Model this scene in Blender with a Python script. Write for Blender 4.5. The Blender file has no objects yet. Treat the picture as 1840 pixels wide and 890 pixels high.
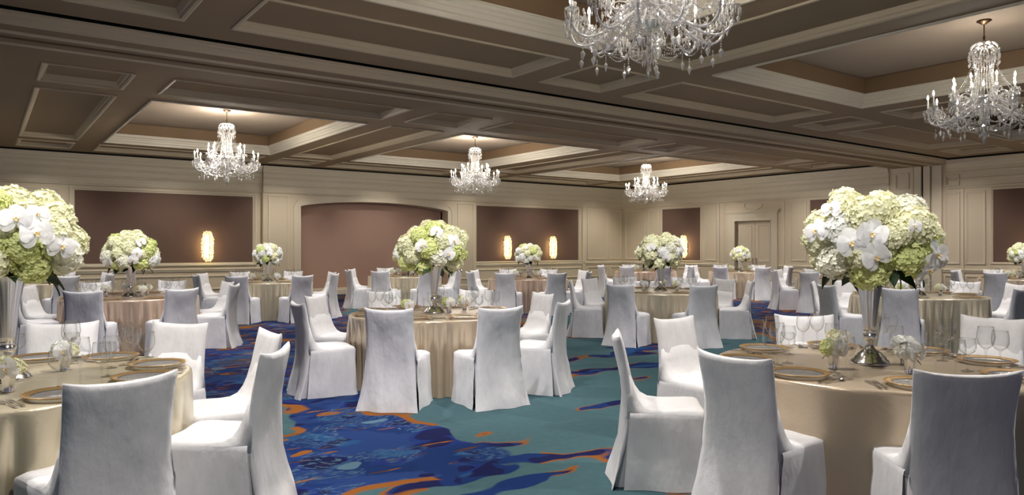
import bpy, math, random
from math import sin, cos, pi, radians, sqrt, atan2, hypot
from mathutils import Vector, Matrix, Euler

# ------------------------------------------------------------------ camera, world, lights
S = bpy.context.scene
C = S.collection
YAW = radians(36.2)
cam = bpy.data.cameras.new('camera'); cam.sensor_width = 36; cam.sensor_fit = 'HORIZONTAL'
cam.lens = 1300 / 1840 * 36; cam.clip_start = 0.05; cam.clip_end = 200
co = bpy.data.objects.new('camera', cam); C.objects.link(co)
co.location = (0, 0, 1.5); co.rotation_euler = (pi / 2, 0, -YAW)
S.camera = co
S.view_settings.view_transform = 'Standard'; S.view_settings.look = 'None'
S.view_settings.gamma = 1; S.view_settings.use_curve_mapping = False
S.view_settings.exposure = 0.0
wd = bpy.data.worlds.new('world'); S.world = wd; wd.use_nodes = True
bg = wd.node_tree.nodes['Background']
bg.inputs[0].default_value = (0.80, 0.78, 1.0, 1); bg.inputs[1].default_value = 0.13
S.cycles.use_denoising = True
S.cycles.max_bounces = 6; S.cycles.transparent_max_bounces = 24
S.cycles.sample_clamp_indirect = 4.0

def spot(x, y, z, tx, ty, tz, power, ang=80, col=(1, .96, .9), blend=.9, rad=.06):
    l = bpy.data.lights.new('unseen_spot', 'SPOT'); l.energy = power; l.color = col  # unseen lamp, no fixture modelled
    l.spot_size = radians(ang); l.spot_blend = blend; l.shadow_soft_size = rad
    o = bpy.data.objects.new('unseen_spot', l); C.objects.link(o); o.location = (x, y, z)
    o.rotation_euler = (Vector((tx, ty, tz)) - Vector((x, y, z))).to_track_quat('-Z', 'Y').to_euler()
    return o

H_CEIL = 4.0
XW, YW = 22.0, 22.1         # right wall, back wall
XL, YN = -6.0, -2.5         # how far floor and ceiling go on beside and behind the camera
# tables: name, world x, y, chair angles (degrees in view frame: 0 right, 90 away), vase height, bouquet scale
def cam_pt(lat, dep):
    return (dep * sin(YAW) + lat * cos(YAW), dep * cos(YAW) - lat * sin(YAW))
TABLES = [
    dict(k='central table', lat=-.87, d=8.1, ang=[-100, -60, -150, 165, -22, 32, 122, 75], vh=.52, bs=.96, near=2),
    dict(k='front right table', lat=2.25, d=4.55, ang=None, vh=.58, bs=.97, near=3),
    dict(k='front left table', lat=-2.79, d=4.0, ang=None, vh=.58, bs=.93, near=3),
    dict(k='second left table', lat=-5.69, d=10.8, ang=[-83, -38, 8, 48, 93, 138, 183, 225], vh=.45, bs=.97, near=1),
    dict(k='far left corner table', lat=-9.95, d=15.0, ang='gen', vh=.43, bs=.85, near=0),
    dict(k='table by left sconce', lat=-5.26, d=15.6, ang='gen', vh=.43, bs=.78, near=0),
    dict(k='table before the arch', lat=-2.75, d=18.6, ang='gen', vh=.43, bs=.8, near=0),
    dict(k='table before twin sconces', lat=.39, d=17.3, ang='gen', vh=.42, bs=.8, near=0),
    dict(k='table right of centre', lat=2.5, d=12.2, ang=[-125, -76, -6, 30, 62, 104, 138, 176], vh=.46, bs=.95, near=1),
    dict(k='table near room corner', lat=4.15, d=22.5, ang='gen', vh=.42, bs=.78, near=0),
    dict(k='table before double doors', lat=6.94, d=22.0, ang='gen', vh=.38, bs=.75, near=0),
    dict(k='second right table', lat=6.23, d=11.1, ang=[188, 150, -128, -62, 0, 34, 66, 108], vh=.45, bs=.9, near=1),
    dict(k='far right edge table', lat=12.03, d=17.0, ang='gen', vh=.42, bs=.8, near=0),
    dict(k='third right table', lat=7.85, d=17.5, ang='gen', vh=.42, bs=.8, near=0),
]
for t in TABLES:
    t['x'], t['y'] = cam_pt(t['lat'], t['d'])
SPOT_P = 360
for t in TABLES:
    for sg in (-1, 1):
        spot(t['x'] + sg * 1.6 * cos(YAW), t['y'] - sg * 1.6 * sin(YAW), 3.95, t['x'] + sg * .15 * cos(YAW), t['y'] - sg * .15 * sin(YAW), .7, SPOT_P * (1.05 if t['near'] == 3 else .72), 85)
for t in TABLES:
    q = hypot(t['x'], t['y']); ux, uy = t['x'] / q, t['y'] / q
    # pin spot on each centrepiece
    spot(t['x'] - 3.2 * ux, t['y'] - 3.2 * uy, 3.83, t['x'], t['y'], 1.52, 430, 17, (1, .98, .95), .6, .04)
    if q > 6: spot(t['x'] - 3.0 * ux, t['y'] - 3.0 * uy, 3.83, t['x'] - .9 * ux, t['y'] - .9 * uy, .6, 300, 62, (.97, .96, 1), 1)  # added front wash, an unseen lamp that brightens the near chair backs
for (x, y) in [(2.6, 4.9), (6.6, 5.2), (2.9, 9.6), (7.0, 11.0), (13.5, 11.5), (6.8, 13.5), (14.0, 6.5), (1.0, 2.0), (17.5, 11.3), (13.4, 16)]:
    spot(x, y, 3.8, x, y, 0, SPOT_P * .8, 100)
WALL_P = 290
for x in (1.2, 4.2, 7.3, 10.6, 13.9, 17.0, 20.2):
    spot(x, 19.78, 3.99, x, 22.3, .45, WALL_P, 84, (1, .92, .80), 1)
for y in (19.8, 16.8, 13.1, 10.9, 8.9, 5.5):
    spot(19.55, y, 3.99, 22.2, y, .45, WALL_P, 84, (1, .92, .83), 1)

# ------------------------------------------------------------------ materials
M = {}
def nd(nt, typ, **kw):
    n = nt.nodes.new(typ)
    for k, v in kw.items(): setattr(n, k, v)
    return n
def mat(name, col, rough=.6, metal=0, var=.06, vscale=6.0, bump=0, bscale=60, sheen=0, spec=.4, stretch=None, emit=None, trans=0, aniso=0):
    m = bpy.data.materials.new(name); m.use_nodes = True; nt = m.node_tree
    p = nt.nodes['Principled BSDF']
    p.inputs['Roughness'].default_value = rough; p.inputs['Metallic'].default_value = metal
    p.inputs['Specular IOR Level'].default_value = spec
    if sheen: p.inputs['Sheen Weight'].default_value = sheen
    if aniso: p.inputs['Anisotropic'].default_value = aniso
    tc = nd(nt, 'ShaderNodeTexCoord'); mp = nd(nt, 'ShaderNodeMapping')
    if stretch: mp.inputs['Scale'].default_value = stretch
    nt.links.new(tc.outputs['Object'], mp.inputs['Vector'])
    nz = nd(nt, 'ShaderNodeTexNoise'); nz.inputs['Scale'].default_value = vscale; nz.inputs['Detail'].default_value = 4
    nt.links.new(mp.outputs['Vector'], nz.inputs['Vector'])
    mr = nd(nt, 'ShaderNodeMapRange'); mr.inputs['To Min'].default_value = 1 - var; mr.inputs['To Max'].default_value = 1 + var
    nt.links.new(nz.outputs['Fac'], mr.inputs['Value'])
    mx = nd(nt, 'ShaderNodeVectorMath', operation='SCALE'); mx.inputs[0].default_value = col
    nt.links.new(mr.outputs['Result'], mx.inputs['Scale']); nt.links.new(mx.outputs['Vector'], p.inputs['Base Color'])
    if bump:
        nb = nd(nt, 'ShaderNodeTexNoise'); nb.inputs['Scale'].default_value = bscale; nb.inputs['Detail'].default_value = 5
        nt.links.new(mp.outputs['Vector'], nb.inputs['Vector'])
        b = nd(nt, 'ShaderNodeBump'); b.inputs['Strength'].default_value = bump; b.inputs['Distance'].default_value = .02
        nt.links.new(nb.outputs['Fac'], b.inputs['Height']); nt.links.new(b.outputs['Normal'], p.inputs['Normal'])
    if emit:
        p.inputs['Emission Color'].default_value = (*emit[0], 1); p.inputs['Emission Strength'].default_value = emit[1]
    if trans: p.inputs['Transmission Weight'].default_value = trans
    M[name] = m
    return m
def translucent(name, amount):
    nt = M[name].node_tree; p = nt.nodes['Principled BSDF']; out = nt.nodes['Material Output']
    tl = nd(nt, 'ShaderNodeBsdfTranslucent'); mx = nd(nt, 'ShaderNodeMixShader'); mx.inputs[0].default_value = amount
    nt.links.new(p.inputs['Base Color'].links[0].from_socket, tl.inputs[0])
    nt.links.new(p.outputs[0], mx.inputs[1]); nt.links.new(tl.outputs[0], mx.inputs[2]); nt.links.new(mx.outputs[0], out.inputs[0])
def glassy(name, tint, base_t, gl_rough=.04, diff=0.0, diffcol=(.9, .9, .92), tmax=1.0, blend=.35, power=1.0):
    # thin clear glass: see-through face on, mirror-like at grazing angles
    m = bpy.data.materials.new(name); m.use_nodes = True; nt = m.node_tree
    nt.nodes.remove(nt.nodes['Principled BSDF']); out = nt.nodes['Material Output']
    tr = nd(nt, 'ShaderNodeBsdfTransparent'); tr.inputs[0].default_value = (*tint, 1)
    gl = nd(nt, 'ShaderNodeBsdfGlossy'); gl.inputs['Roughness'].default_value = gl_rough
    lw = nd(nt, 'ShaderNodeLayerWeight'); lw.inputs['Blend'].default_value = blend
    mr = nd(nt, 'ShaderNodeMapRange'); mr.inputs['To Min'].default_value = 1 - base_t; mr.inputs['To Max'].default_value = tmax
    pw = nd(nt, 'ShaderNodeMath', operation='POWER'); pw.inputs[1].default_value = power
    nt.links.new(lw.outputs['Facing'], pw.inputs[0]); nt.links.new(pw.outputs[0], mr.inputs['Value'])
    mx = nd(nt, 'ShaderNodeMixShader')
    nt.links.new(mr.outputs['Result'], mx.inputs[0]); nt.links.new(tr.outputs[0], mx.inputs[1]); nt.links.new(gl.outputs[0], mx.inputs[2])
    last = mx
    if diff:
        df = nd(nt, 'ShaderNodeBsdfDiffuse'); df.inputs[0].default_value = (*diffcol, 1)
        m2 = nd(nt, 'ShaderNodeMixShader'); m2.inputs[0].default_value = diff
        nt.links.new(mx.outputs[0], m2.inputs[1]); nt.links.new(df.outputs[0], m2.inputs[2]); last = m2
    nt.links.new(last.outputs[0], out.inputs[0])
    M[name] = m
    return m
mat('cream', (.70, .61, .47), .55, var=.03, vscale=1.5)
mat('cream_trim', (.74, .67, .54), .45, var=.03, vscale=2)
mat('ceil', (.31, .222, .14), .7, var=.05, vscale=1.2)
mat('ceil_trim', (.60, .51, .375), .5, var=.04, vscale=2)
mat('crown', (.72, .67, .57), .45, var=.03, vscale=2)
mat('frieze', (.25, .165, .095), .7, var=.05, vscale=2)
mat('tray_paint', (.36, .29, .23), .7, var=.04, vscale=1)
mat('taupe', (.175, .108, .088), .8, var=.10, vscale=30, bump=.25, bscale=90, stretch=(1, 1, 5))
mat('alcove', (.44, .29, .24), .8, var=.10, vscale=30, bump=.2, bscale=90, stretch=(1, 1, 5))
mat('black', (.006, .006, .006), .9)
mat('linen', (.735, .722, .742), .75, var=.13, vscale=16, bump=.45, bscale=14, sheen=.25, stretch=(1, 1, .5))
mat('linen_seat', (.76, .75, .765), .75, var=.08, vscale=12, bump=.35, bscale=12, sheen=.2)
mat('satin', (.50, .40, .285), .27, metal=.3, var=.05, vscale=3, sheen=.15, spec=.7, bump=.06, bscale=40)
mat('satin_rose', (.50, .37, .275), .27, metal=.3, var=.05, vscale=3, sheen=.15, spec=.7, bump=.06, bscale=40)
mat('satin_pale', (.54, .47, .335), .27, metal=.3, var=.05, vscale=3, sheen=.15, spec=.7, bump=.06, bscale=40)
mat('wood', (.12, .07, .04), .6, var=.2)
mat('silver', (.80, .80, .82), .16, metal=1, var=.03)
mat('silver_satin', (.74, .74, .78), .28, metal=1, var=.04, vscale=4, stretch=(6, 6, .6))
mat('steel', (.62, .60, .58), .2, metal=1, var=.05)
mat('bronze', (.16, .10, .06), .35, metal=.9)
mat('gold', (.62, .40, .18), .33, metal=.75, var=.12, vscale=25)
mat('hyd_cream', (.82, .81, .57), .7, var=.16, vscale=22)
mat('hyd_lime', (.68, .72, .32), .7, var=.2, vscale=22)
mat('hyd_white', (.84, .84, .80), .7, var=.1, vscale=22)
mat('hyd_grey', (.82, .81, .68), .7, var=.14, vscale=22)
mat('petal_white', (.88, .87, .88), .5, var=.04, vscale=15)
for q_ in ('hyd_cream', 'hyd_lime', 'hyd_white', 'hyd_grey'): translucent(q_, .25)
translucent('petal_white', .42)
mat('lip', (.60, .44, .20), .5, var=.3, vscale=60)
mat('leaf', (.02, .04, .016), .4, var=.35, vscale=8)
mat('candle', (.9, .9, .88), .4)
mat('bulb', (1, 1, 1), .3, emit=((1, .92, .80), 560))
mat('bulb_dim', (1, 1, 1), .3, emit=((1, .92, .80), 330))
mat('bulb_low', (1, 1, 1), .3, emit=((1, .92, .80), 190))
mat('sconce_core', (1, .9, .7), .5, emit=((1, .76, .36), 30))
mat('sconce_crystal', (1, .95, .8), .2, emit=((1, .82, .40), 2.2))
m_ = M['sconce_crystal']; nt_ = m_.node_tree
g_ = nd(nt_, 'ShaderNodeTexWhiteNoise'); gm_ = nd(nt_, 'ShaderNodeVectorMath', operation='SNAP'); gt_ = nd(nt_, 'ShaderNodeTexCoord'); gm_.inputs[1].default_value = (.024, .024, .024)
nt_.links.new(gt_.outputs['Object'], gm_.inputs[0]); nt_.links.new(gm_.outputs[0], g_.inputs['Vector'])
gp_ = nd(nt_, 'ShaderNodeMath', operation='POWER'); gp_.inputs[1].default_value = 6; nt_.links.new(g_.outputs['Value'], gp_.inputs[0])
gr_ = nd(nt_, 'ShaderNodeMapRange'); gr_.inputs['To Min'].default_value = .10; gr_.inputs['To Max'].default_value = 3
nt_.links.new(gp_.outputs[0], gr_.inputs['Value']); nt_.links.new(gr_.outputs[0], nt_.nodes['Principled BSDF'].inputs['Emission Strength'])
glassy('glass', (.985, .99, .99), .95, gl_rough=.02, tmax=.8, blend=.5, power=2.0)
glassy('plate_glass', (.95, .95, .93), .75, .08, .12)
glassy('crystal', (.98, .98, .99), .58, .04, .30, (1, .99, .97))
glassy('crystal_arm', (.95, .95, .98), .5, .1, .45, (.9, .9, .95))

def carpet():
    m = bpy.data.materials.new('carpet'); m.use_nodes = True; nt = m.node_tree; L = nt.links.new
    p = nt.nodes['Principled BSDF']; p.inputs['Roughness'].default_value = .95; p.inputs['Specular IOR Level'].default_value = .1
    g = nd(nt, 'ShaderNodeNewGeometry'); pos = g.outputs['Position']
    def noise(vec, sc, det=2, out='Fac', rough=.5):
        n = nd(nt, 'ShaderNodeTexNoise'); n.inputs['Scale'].default_value = sc; n.inputs['Detail'].default_value = det
        n.inputs['Roughness'].default_value = rough
        L(vec, n.inputs['Vector']); return n.outputs[out]
    def math_(op, a, b=None, clamp=False):
        n = nd(nt, 'ShaderNodeMath', operation=op); n.use_clamp = clamp
        for i, x in enumerate((a, b)):
            if x is None: continue
            if isinstance(x, (int, float)): n.inputs[i].default_value = x
            else: L(x, n.inputs[i])
        return n.outputs[0]
    def vmath(op, a, b=None, sc=None):
        n = nd(nt, 'ShaderNodeVectorMath', operation=op)
        for i, x in enumerate((a, b)):
            if x is None: continue
            if isinstance(x, tuple): n.inputs[i].default_value = x
            else: L(x, n.inputs[i])
        if sc is not None: n.inputs['Scale'].default_value = sc
        return n.outputs['Value'] if op == 'DISTANCE' else n.outputs['Vector']
    def warp(vec, sc, amt, det=2):
        return vmath('ADD', vec, vmath('SCALE', vmath('SUBTRACT', noise(vec, sc, det, 'Color'), (.5, .5, .5)), sc=amt))
    def mixc(f, a, b):
        n = nd(nt, 'ShaderNodeMix', data_type='RGBA')
        if isinstance(f, (int, float)): n.inputs[0].default_value = f
        else: L(f, n.inputs[0])
        for i, x in ((6, a), (7, b)):
            if isinstance(x, tuple): n.inputs[i].default_value = (*x, 1)
            else: L(x, n.inputs[i])
        return n.outputs[2]
    def step(x, t, w=.004):
        n = nd(nt, 'ShaderNodeMapRange'); n.inputs['From Min'].default_value = t - w; n.inputs['From Max'].default_value = t + w
        L(x, n.inputs['Value']); return n.outputs['Result']
    def ramp(x, stops):
        n = nd(nt, 'ShaderNodeValToRGB'); n.color_ramp.interpolation = 'CONSTANT'
        e = n.color_ramp.elements
        e[0].position = stops[0][0]; e[0].color = (*stops[0][1], 1); e[1].position = stops[1][0]; e[1].color = (*stops[1][1], 1)
        for q, c in stops[2:]:
            k = e.new(q); k.color = (*c, 1)
        L(x, n.inputs[0]); return n.outputs['Color']
    TEAL, TEAL2 = (.046, .10, .12), (.07, .135, .15)
    NAVY, ROYAL, MID, PALE, ORANGE, BROWN = (.006, .008, .06), (.006, .024, .115), (.014, .062, .18), (.085, .16, .22), (.25, .085, .014), (.085, .033, .016)
    w1 = warp(pos, .9, .9, 2)
    m1 = noise(w1, .42, 2.5)
    bias = None
    for cx, cy, r, a in [(2.2, 8.4, 2.6, .30), (1.85, 4.9, 1.75, .32), (3.0, 4.25, .8, .15), (3.5, 5.6, 1.2, -.14), (3.3, 12.5, 4.2, .28), (6.5, 11.0, 2.2, .16), (16.5, 12.5, 6.5, .26), (12.7, 8.6, 3.0, .2), (9.5, 19.2, 5.5, .18), (-.5, 9.5, 3.0, .3),
                         (4.6, 5.0, 2.0, -.10), (7.0, 7.0, 2.6, -.10), (4.0, 3.0, 1.2, -.12)]:
        dd = vmath('DISTANCE', pos, (cx, cy, 0))
        b = math_('MULTIPLY', math_('SUBTRACT', 1, math_('DIVIDE', dd, r), True), a)
        bias = b if bias is None else math_('ADD', bias, b)
    mm = math_('ADD', m1, bias)
    reg = step(mm, .585)
    band = math_('MULTIPLY', step(mm, .567), math_('SUBTRACT', 1, step(mm, .592)))
    band = math_('MULTIPLY', band, step(noise(pos, .8, 1), .44))
    # inside the blue regions: layered blobs
    w2 = warp(pos, 1.6, .55, 2)
    n5 = noise(w2, 2.6, 2)
    def vor(sc, stretch, vec=None):
        st = nd(nt, 'ShaderNodeMapping'); st.inputs['Rotation'].default_value = (0, 0, YAW); st.inputs['Scale'].default_value = (1, stretch, 1); L(vec or w2, st.inputs['Vector'])
        v = nd(nt, 'ShaderNodeTexVoronoi'); v.inputs['Scale'].default_value = sc; L(st.outputs['Vector'], v.inputs['Vector'])
        sp = nd(nt, 'ShaderNodeSeparateColor'); L(v.outputs['Color'], sp.inputs[0])
        return v.outputs['Distance'], sp.outputs[0], sp.outputs[1]
    def inv(x): return math_('SUBTRACT', 1, x)
    blue = mixc(step(noise(w2, 1.5, 3), .5, .01), ROYAL, (.014, .038, .15))
    blue = mixc(step(n5, .60, .01), blue, MID)
    d1, r1, r2 = vor(1.5, 1.6)
    blue = mixc(math_('MULTIPLY', inv(step(d1, .46, .01)), inv(step(r1, .68))), blue, (.010, .026, .15))
    blue = mixc(math_('MULTIPLY', inv(step(d1, .37, .01)), inv(step(r1, .68))), blue, NAVY)
    d2, q1, q2 = vor(2.3, 1.5)
    blue = mixc(math_('MULTIPLY', inv(step(d2, .26, .01)), inv(step(q1, .40))), blue, PALE)
    blue = mixc(math_('MULTIPLY', inv(step(d2, .32, .01)), step(q1, .86)), blue, ORANGE)
    d3, e1, e2 = vor(4.5, 1.4)
    blue = mixc(math_('MULTIPLY', inv(step(d3, .36, .01)), inv(step(e1, .34))), blue, NAVY)
    sk = nd(nt, 'ShaderNodeMapping'); sk.inputs['Rotation'].default_value = (0, 0, YAW + .25); sk.inputs['Scale'].default_value = (1.3, 9, 1); L(pos, sk.inputs['Vector'])
    streak = noise(sk.outputs['Vector'], 1.5, 2)
    far = nd(nt, 'ShaderNodeMapRange'); far.inputs['From Min'].default_value = 5.6; far.inputs['From Max'].default_value = 10
    far.inputs['To Min'].default_value = .655; far.inputs['To Max'].default_value = .56
    L(vmath('DISTANCE', pos, (0, 0, 0)), far.inputs['Value'])
    sf = math_('MULTIPLY', math_('SUBTRACT', streak, far.outputs['Result']), 60, True)
    blue = mixc(sf, blue, mixc(step(noise(pos, 3, 1), .5), ORANGE, BROWN))
    fs = nd(nt, 'ShaderNodeMapping'); fs.inputs['Rotation'].default_value = (0, 0, YAW - .3); fs.inputs['Scale'].default_value = (14, 60, 1); L(w2, fs.inputs['Vector'])
    blue = mixc(math_('MULTIPLY', math_('MULTIPLY', step(noise(fs.outputs['Vector'], 1, 3), .56, .03), step(noise(w2, 1.3, 1), .53)), .7), blue, PALE)
    # the teal ground with a few small outlined islands
    tn = noise(pos, 14, 5)
    teal = mixc(tn, TEAL, TEAL2)
    si = nd(nt, 'ShaderNodeMapping'); si.inputs['Rotation'].default_value = (0, 0, YAW); si.inputs['Scale'].default_value = (.75, 2.0, 1); L(w2, si.inputs['Vector'])
    isl = noise(si.outputs['Vector'], .85, 1.5)
    teal = mixc(math_('MULTIPLY', step(isl, .575), step(noise(pos, .9, 1), .42)), teal, ORANGE)
    teal = mixc(step(isl, .588), teal, mixc(step(n5, .5, .01), NAVY, ROYAL))
    teal = mixc(step(isl, .66), teal, MID)
    col = mixc(reg, teal, blue)
    col = mixc(band, col, ORANGE)
    # pile
    pv = noise(pos, 220, 2)
    col = mixc(math_('MULTIPLY', pv, .18), col, (.02, .03, .04))
    L(col, p.inputs['Base Color'])
    b = nd(nt, 'ShaderNodeBump'); b.inputs['Strength'].default_value = .3; b.inputs['Distance'].default_value = .01
    L(pv, b.inputs['Height']); L(b.outputs['Normal'], p.inputs['Normal'])
    M['carpet'] = m
carpet()

# ------------------------------------------------------------------ mesh helpers
class MB:
    def __init__(s): s.v = []; s.f = []
    def add(s, vs, fs):
        o = len(s.v); s.v += [tuple(q) for q in vs]; s.f += [tuple(i + o for i in q) for q in fs]
    def box(s, x0, x1, y0, y1, z0, z1):
        s.add([(x0, y0, z0), (x1, y0, z0), (x1, y1, z0), (x0, y1, z0), (x0, y0, z1), (x1, y0, z1), (x1, y1, z1), (x0, y1, z1)],
              [(0, 3, 2, 1), (4, 5, 6, 7), (0, 1, 5, 4), (1, 2, 6, 5), (2, 3, 7, 6), (3, 0, 4, 7)])
    def quad(s, a, b, c, d): s.add([a, b, c, d], [(0, 1, 2, 3)])
    def rings(s, rs, cap0=False, cap1=False, closed=True):
        n = len(rs[0]); vs = [q for r in rs for q in r]; fs = []
        m = n if closed else n - 1
        for i in range(len(rs) - 1):
            for j in range(m):
                k = (j + 1) % n
                fs.append((i * n + j, i * n + k, (i + 1) * n + k, (i + 1) * n + j))
        if cap0: fs.append(tuple(range(n - 1, -1, -1)))
        if cap1: fs.append(tuple((len(rs) - 1) * n + j for j in range(n)))
        s.add(vs, fs)
    def lathe(s, prof, n=24, c=(0, 0, 0), mod=None, cap0=True, cap1=True):
        rs = []
        for r, z in prof:
            ring = []
            for j in range(n):
                a = 2 * pi * j / n; rr = max(r, 1e-4) * (mod(a, z) if mod else 1)
                ring.append((c[0] + rr * cos(a), c[1] + rr * sin(a), c[2] + z))
            rs.append(ring)
        s.rings(rs, cap0, cap1)
    def tube(s, pts, rad, n=6, cap=True):
        rs = []; pts = [Vector(q) for q in pts]
        for i, q in enumerate(pts):
            d = (pts[min(i + 1, len(pts) - 1)] - pts[max(i - 1, 0)]).normalized()
            u = d.cross(Vector((0, 0, 1)))
            if u.length < 1e-3: u = d.cross(Vector((1, 0, 0)))
            u.normalize(); w = d.cross(u)
            r = rad[i] if isinstance(rad, (list, tuple)) else rad
            rs.append([q + r * (cos(2 * pi * j / n) * u + sin(2 * pi * j / n) * w) for j in range(n)])
        s.rings(rs, cap, cap)
    def octa(s, c, r, rz=None, top=None):
        rz = rz or r; top = top or rz; x, y, z = c
        s.add([(x + r, y, z), (x, y + r, z), (x - r, y, z), (x, y - r, z), (x, y, z + top), (x, y, z - rz)],
              [(0, 1, 4), (1, 2, 4), (2, 3, 4), (3, 0, 4), (1, 0, 5), (2, 1, 5), (3, 2, 5), (0, 3, 5)])
    def prism(s, poly, z0, z1):                   # poly in xy
        n = len(poly)
        s.add([(x, y, z0) for x, y in poly] + [(x, y, z1) for x, y in poly],
              [tuple(range(n - 1, -1, -1)), tuple(range(n, 2 * n))] + [(i, (i + 1) % n, n + (i + 1) % n, n + i) for i in range(n)])
    def mesh(s, name, m, smooth=True):
        me = bpy.data.meshes.new(name); me.from_pydata(s.v, [], s.f); me.validate(); me.update()
        me.materials.append(M[m])
        if smooth: me.polygons.foreach_set('use_smooth', [True] * len(me.polygons))
        return me
    def build(s, name, m, parent=None, smooth=False, loc=None, rot=None):
        return inst(name, s.mesh(name, m, smooth), parent, loc, rot)
STUFF = {'crystal_frill', 'bead_cascade', 'bead_swag', 'crystal_shade'}
def inst(name, me, parent=None, loc=None, rot=None, scale=None):
    o = bpy.data.objects.new(name, me); C.objects.link(o)
    if name in STUFF: o['kind'] = 'stuff'
    if parent: o.parent = parent
    if loc is not None: o.location = loc
    if rot is not None: o.rotation_euler = rot
    if scale is not None: o.scale = scale if hasattr(scale, '__len__') else (scale,) * 3
    return o
def tag(o, label, cat, group=None):
    o['label'] = label; o['category'] = cat
    if group: o['group'] = group
    return o
def thing(name, label, cat, loc=(0, 0, 0), rz=0, group=None):
    return tag(inst(name, None, None, loc, (0, 0, rz)), label, cat, group)
def struct(o, label=None):
    o['kind'] = 'structure'
    if label: o['label'] = label
    return o
def rect_sweep(mb, a0, a1, b0, b1, prof, mp):
    # mitred moulding round a rectangle; prof = (inset, out) pairs
    rs = []
    for i, h in prof:
        rs.append([mp(a0 + i, b0 + i, h), mp(a1 - i, b0 + i, h), mp(a1 - i, b1 - i, h), mp(a0 + i, b1 - i, h)])
    mb.rings(rs)
def shade_auto(o, ang=40):
    me = o.data
    me.polygons.foreach_set('use_smooth', [True] * len(me.polygons))
    me.set_sharp_from_angle(angle=radians(ang))
    return o

# ------------------------------------------------------------------ setting: floor, ceiling, walls
b = MB(); b.box(XL, XW + .3, YN, YW + .8, -.1, 0)
struct(b.build('floor', 'carpet'), 'blue and teal patterned ballroom carpet with orange outlines')

small = [(-5.7, -4.65), (.69, 1.74), (6.8, 7.96), (13.36, 14.45), (19.9, 21.1)]
longs = [(-4.05, .07), (2.33, 6.22), (8.55, 12.62), (15.09, 19.2)]
rows = [(-.5, .65), (7.33, 8.5), (11.63, 12.8), (20.1, 21.3)]
trays_y = [(1.3, 6.7), (13.47, 19.45)]
panels, trays = [], []
for y in rows:
    for x in small + longs: panels.append((*x, *y))
for y in trays_y:
    for x in small: panels.append((*x, *y))
    for x in longs: trays.append((*x, *y))
b = MB()
def ceil_grid(x0, x1, y0, y1):
    ops = [o for o in panels + trays if o[2] >= y0 and o[3] <= y1]
    xs = sorted({x0, x1, *[q for o in ops for q in o[:2]]}); ys = sorted({y0, y1, *[q for o in ops for q in o[2:]]})
    for i in range(len(xs) - 1):
        for j in range(len(ys) - 1):
            cx, cy = (xs[i] + xs[i + 1]) / 2, (ys[j] + ys[j + 1]) / 2
            if any(o[0] < cx < o[1] and o[2] < cy < o[3] for o in ops): continue
            b.quad((xs[i], ys[j], H_CEIL), (xs[i], ys[j + 1], H_CEIL), (xs[i + 1], ys[j + 1], H_CEIL), (xs[i + 1], ys[j], H_CEIL))
GAP = .07
ceil_grid(XL, XW - .17 - GAP, YN, 9.11)
ceil_grid(XL, XW - .17 - GAP, 10.95, YW - .17 - GAP)
ceil = struct(b.build('ceiling', 'ceil'), 'taupe coffered ballroom ceiling')
# a light-tight deck above the coffers
b = MB(); b.box(XL, XW + .3, YN, YW + .3, 4.56, 4.62); b.build('deck', 'black', ceil)
mpz = lambda a, c, h: (a, c, H_CEIL - h)
for (x0, x1, y0, y1) in panels:
    b = MB(); b.quad((x0, y0, 4.085), (x0, y1, 4.085), (x1, y1, 4.085), (x1, y0, 4.085)); b.build('coffer_panel', 'ceil', ceil)
    b = MB(); rect_sweep(b, x0, x1, y0, y1, [(-.05, 0), (-.05, .015), (-.03, .022), (0, .012), (.012, -.02), (.03, -.03), (.05, -.07), (.06, -.085)], mpz)
    b.build('coffer_moulding', 'ceil_trim', ceil)
for (x0, x1, y0, y1) in trays:
    b = MB(); rect_sweep(b, x0, x1, y0, y1, [(-.04, 0), (-.04, .02), (-.02, .025), (0, .02), (.004, -.03), (.03, -.04), (.032, -.09), (.05, -.10), (.055, -.13), (.085, -.15), (.09, -.18), (.10, -.185), (.10, -.205)], mpz)
    b.build('tray_crown', 'crown', ceil)
    b = MB(); rect_sweep(b, x0, x1, y0, y1, [(.10, -.205), (.085, -.21), (.085, -.47)], mpz); b.build('tray_frieze', 'frieze', ceil)
    b = MB(); b.quad((x0, y0, 4.48), (x0, y1, 4.48), (x1, y1, 4.48), (x1, y0, 4.48)); b.build('tray_panel', 'tray_paint', ceil)

# beam with the partition track
def extr_x(mb, prof, x0, x1):      # prof (y, z)
    mb.rings([[(x0, y, z) for y, z in prof], [(x1, y, z) for y, z in prof]], closed=False)
b = MB()
pn = [(9.30, 3.981), (9.18, 3.981), (9.18, 3.96), (9.21, 3.952), (9.215, 3.93), (9.25, 3.915), (9.28, 3.88), (9.285, 3.86), (9.30, 3.855), (9.56, 3.855), (9.565, 3.84), (9.585, 3.835), (9.62, 3.84), (9.63, 3.85), (9.80, 3.85), (9.80, 3.95)]
pf = [(9.90, 3.95), (9.90, 3.85), (10.08, 3.85), (10.09, 3.84), (10.13, 3.835), (10.15, 3.84), (10.155, 3.855), (10.72, 3.855), (10.74, 3.86), (10.78, 3.88), (10.82, 3.915), (10.85, 3.93), (10.88, 3.965), (10.88, 4.06)]
extr_x(b, pn[8:], XL, XW); extr_x(b, pf[:8], XL, XW)
beam = b.build('trim_1', 'ceil'); struct(shade_auto(beam, 25), 'moulded ceiling beam with dark partition track')
for pr in (pn[:9], pf[7:], [(9.55, 3.856), (9.56, 3.838), (9.585, 3.832), (9.62, 3.838), (9.64, 3.856)], [(10.07, 3.856), (10.09, 3.838), (10.12, 3.832), (10.15, 3.838), (10.165, 3.856)]):
    b = MB(); extr_x(b, pr, XL, XW); shade_auto(b.build('beam_moulding', 'ceil_trim', beam), 25)
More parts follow.
